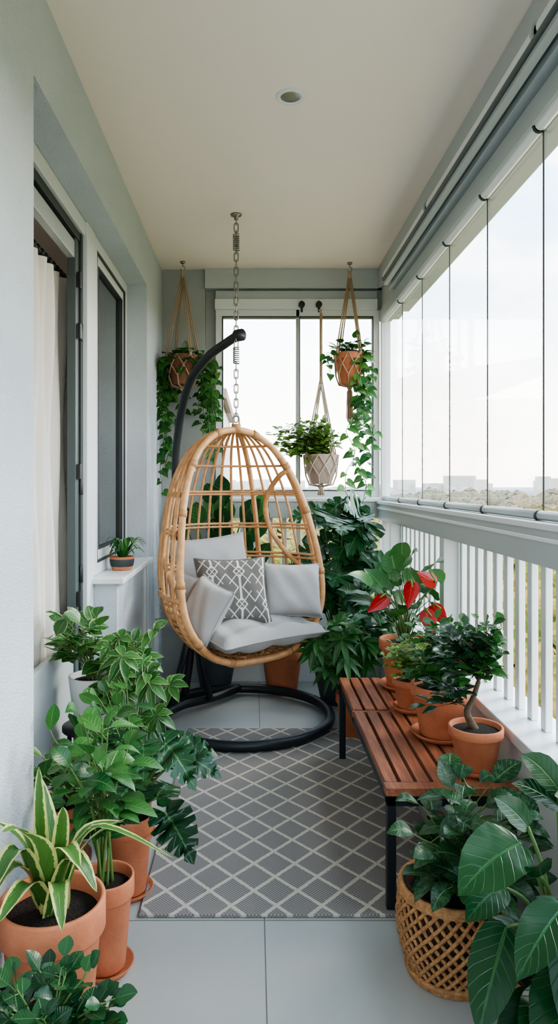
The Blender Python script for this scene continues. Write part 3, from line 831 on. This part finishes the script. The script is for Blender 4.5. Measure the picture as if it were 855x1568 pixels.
m=Mesh('hanging_pothos_planter',[M_potb]); px,py=-.485,4.80; hook(m,px,py,CZ)
s=pot(m,(px,py,2.07),.115,.20,M_potb)
macrame(m,(px,py,CZ-.06),(px,py,2.07),.115,.20,M_rope,0)
stems(m,s,(px,py-.06,2.24),(.17,.12,.07),32,3,.075,.03,HEART,L_mid,t0=.3,up=.0,lo=-.63)
for i in range(9):
    a=i*.62+2.2; o=(math.cos(a)*.9,abs(math.sin(a))*.5); st=V((px+.11*math.cos(a),py+.06,2.26))
    vine(m,st,U(.3,.9),int(U(8,16)),.07,.028,L_pothos if i%2 else L_mid,out=o)
for i in range(5): vine(m,V((px-.10+.02*(i%2),py-.03,2.24)),[.95,.75,.4,.6,.15][i],13,.07,.028,L_mid,out=(-.6,-.2),lo=-.63)
for i in range(8): vine(m,V((px+U(.07,.17),py-.06+.02*i,2.25)),U(.30,.72),14,.065,.026,L_pothos if i%2 else L_mid,out=(1.2,-.2))
m.build()
m=Mesh('hanging_terracotta_planter',[M_terra]); px,py=.655,4.82; hook(m,px,py,CZ)
s=pot(m,(px,py,2.08),.105,.21)
macrame(m,(px,py,CZ-.06),(px,py,2.08),.105,.21,M_rope,.24)
stems(m,s,(px+.02,py-.02,2.32),(.14,.10,.06),26,3,.068,.028,HEART,L_mid,t0=.3,up=.1,hi=.86)
for i in range(7): vine(m,V((px+.07+.012*(i%2),py-.06+.02*(i%3),2.29)),[1.08,.95,.6,1.02,.35,.5,.8][i],[22,18,11,20,7,9,15][i],.08,.033,L_pothos if i%2 else L_mid,out=(.5-.6*(i%2),-.2),wander=.06,hi=.85)
for i in range(3): vine(m,V((px-.09,py-.05,2.29)),[.18,.12,.1][i],4,.06,.025,L_mid,out=(-1,-.2))
m.build()
m=Mesh('hanging_macrame_planter',[M_beigepot]); px,py=.457,4.80
m.tube([V((px,4.93,2.61)),V((px,4.86,2.60)),V((px,py,2.585)),V((px,py,2.55))],.006,M_rope,6)
s=pot(m,(px,py,1.40),.115,.20,M_beigepot,lip=False,taper=.62)
m.tube([V((px,py,2.56)),V((px,py,2.3)),V((px,py,2.09))],.010,M_rope,8)
macrame(m,(px,py,2.13),(px,py,1.40),.116,.20,M_ropew,.06)
stems(m,s,(px-.11,py-.05,1.70),(.24,.12,.15),80,12,.060,.022,OVAL,L_light,t0=.3,r0=.002,up=.2,shell=.2)
m.build()

# ------------------------------------------------------------------ outside
M_ground,k,b = newmat('distant_ground')
tc=k.new('ShaderNodeTexCoord'); nz=k.noise(tc.outputs['Object'],.02,6,.7); nz2=k.noise(tc.outputs['Object'],.1,4,.6)
col=k.mix(k.smooth(nz,.35,.65),(.13,.14,.06,1),(.27,.19,.09,1)); col=k.mix(k.smooth(nz2,.5,.7),col,(.24,.22,.18,1))
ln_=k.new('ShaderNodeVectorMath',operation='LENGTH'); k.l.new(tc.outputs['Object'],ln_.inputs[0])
col=k.mix(k.smooth(ln_.outputs['Value'],150,2500),col,(.32,.34,.35,1))  # haze painted into the ground colour, paler with distance
k.l.new(col,b.inputs['Base Color']); b.inputs['Roughness'].default_value=1; b.inputs['Specular IOR Level'].default_value=0
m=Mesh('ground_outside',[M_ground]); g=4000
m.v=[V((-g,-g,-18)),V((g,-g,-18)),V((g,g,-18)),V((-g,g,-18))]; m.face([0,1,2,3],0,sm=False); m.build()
def treemat(name,c1,c2):
    m_,k,b=newmat(name); rn=k.new('ShaderNodeUVMap'); rn.uv_map='rnd'; s2=k.new('ShaderNodeSeparateXYZ'); k.l.new(rn.outputs[0],s2.inputs[0])
    tc=k.new('ShaderNodeTexCoord'); nz=k.noise(tc.outputs['Object'],.9,4,.7)
    col=k.mix(s2.outputs[0],c4(c1),c4(c2)); col=k.mix(k.smooth(nz,.35,.65),col,c4([x*.6 for x in c1]))
    k.l.new(col,b.inputs['Base Color']); b.inputs['Roughness'].default_value=1; b.inputs['Specular IOR Level'].default_value=0; return m_
T1=treemat('tree_near',(.10,.12,.025),(.32,.19,.05)); T2=treemat('tree_mid',(.15,.15,.06),(.34,.22,.09)); T3=treemat('tree_far',(.22,.21,.15),(.34,.25,.16))  # distance haze put into the colours, farther trees paler and greyer
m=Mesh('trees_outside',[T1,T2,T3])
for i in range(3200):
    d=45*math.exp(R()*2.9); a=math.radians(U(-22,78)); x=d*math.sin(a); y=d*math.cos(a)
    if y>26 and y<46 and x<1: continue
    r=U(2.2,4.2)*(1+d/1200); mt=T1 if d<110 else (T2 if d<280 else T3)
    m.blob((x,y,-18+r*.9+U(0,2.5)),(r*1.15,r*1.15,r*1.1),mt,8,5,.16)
m.build()
M_bld=simple('distant_facade',(.50,.47,.44),.9); M_roof=simple('roof_tile',(.20,.15,.13),.8)
m=Mesh('buildings_outside',[M_bld])
for i in range(70):
    d=U(900,1600); a=math.radians(U(-15,65)); x=d*math.sin(a); y=d*math.cos(a); w=U(6,26); h=U(14,33)
    m.box(x-w,x+w,y-8,y+8,-17.9,-18+h,M_bld)
m.build()
m=Mesh('neighbouring_building',[M_bld]); m.box(-12,-1.42,30,42,-18,5.0,M_bld)
b0=len(m.v); 
for p in ((-12,29.6,6.6),(-1.15,29.6,5.0),(-1.15,42,5.0),(-12,42,6.6),(-12,29.6,7.0),(-1.15,29.6,5.4),(-1.15,42,5.4),(-12,42,7.0)): m.v.append(V(p))
for q in ((3,2,1,0),(4,5,6,7),(0,1,5,4),(1,2,6,5),(2,3,7,6),(3,0,4,7)): m.face([b0+i for i in q],m.mi(M_roof),sm=False)
m.build()

# ------------------------------------------------------------------ world + sun
w=bpy.data.worlds.new('sky'); scene.world=w; w.use_nodes=True
k=N(w); bg=w.node_tree.nodes['Background']
tc=k.new('ShaderNodeTexCoord'); mp=k.new('ShaderNodeMapping'); mp.inputs['Scale'].default_value=(1,1,2.2); k.l.new(tc.outputs['Generated'],mp.inputs['Vector'])
nz=k.noise(mp.outputs[0],2.6,6,.55); f=k.smooth(nz,.42,.64)
s=k.new('ShaderNodeSeparateXYZ'); k.l.new(tc.outputs['Generated'],s.inputs[0])
up=k.smooth(s.outputs[2],0.0,.40)
clear=k.mix(up,(.92,.85,.76,1),(.38,.58,.80,1))
col=k.mix(k.m('MULTIPLY',f,.85),clear,(1,.985,.97,1))
k.l.new(col,bg.inputs[0]); bg.inputs[1].default_value=8.3
sl=bpy.data.lights.new('sun','SUN'); sl.energy=4.0; sl.angle=math.radians(20); sl.color=(1,.90,.76)
so=bpy.data.objects.new('sun',sl); scene.collection.objects.link(so); so.rotation_euler=V((-.75,-.35,-.62)).to_track_quat('-Z','Y').to_euler()

# ------------------------------------------------------------------ camera
cam=bpy.data.cameras.new('camera'); co=bpy.data.objects.new('camera',cam); scene.collection.objects.link(co)
co.location=(0,0,1.4); co.rotation_euler=(math.pi/2,0,0)
cam.sensor_width=36; cam.sensor_fit='AUTO'; cam.lens=24.8; cam.shift_x=(427.5-389)/1568; cam.shift_y=-(784-741)/1568
cam.clip_start=.05; cam.clip_end=6000
scene.camera=co
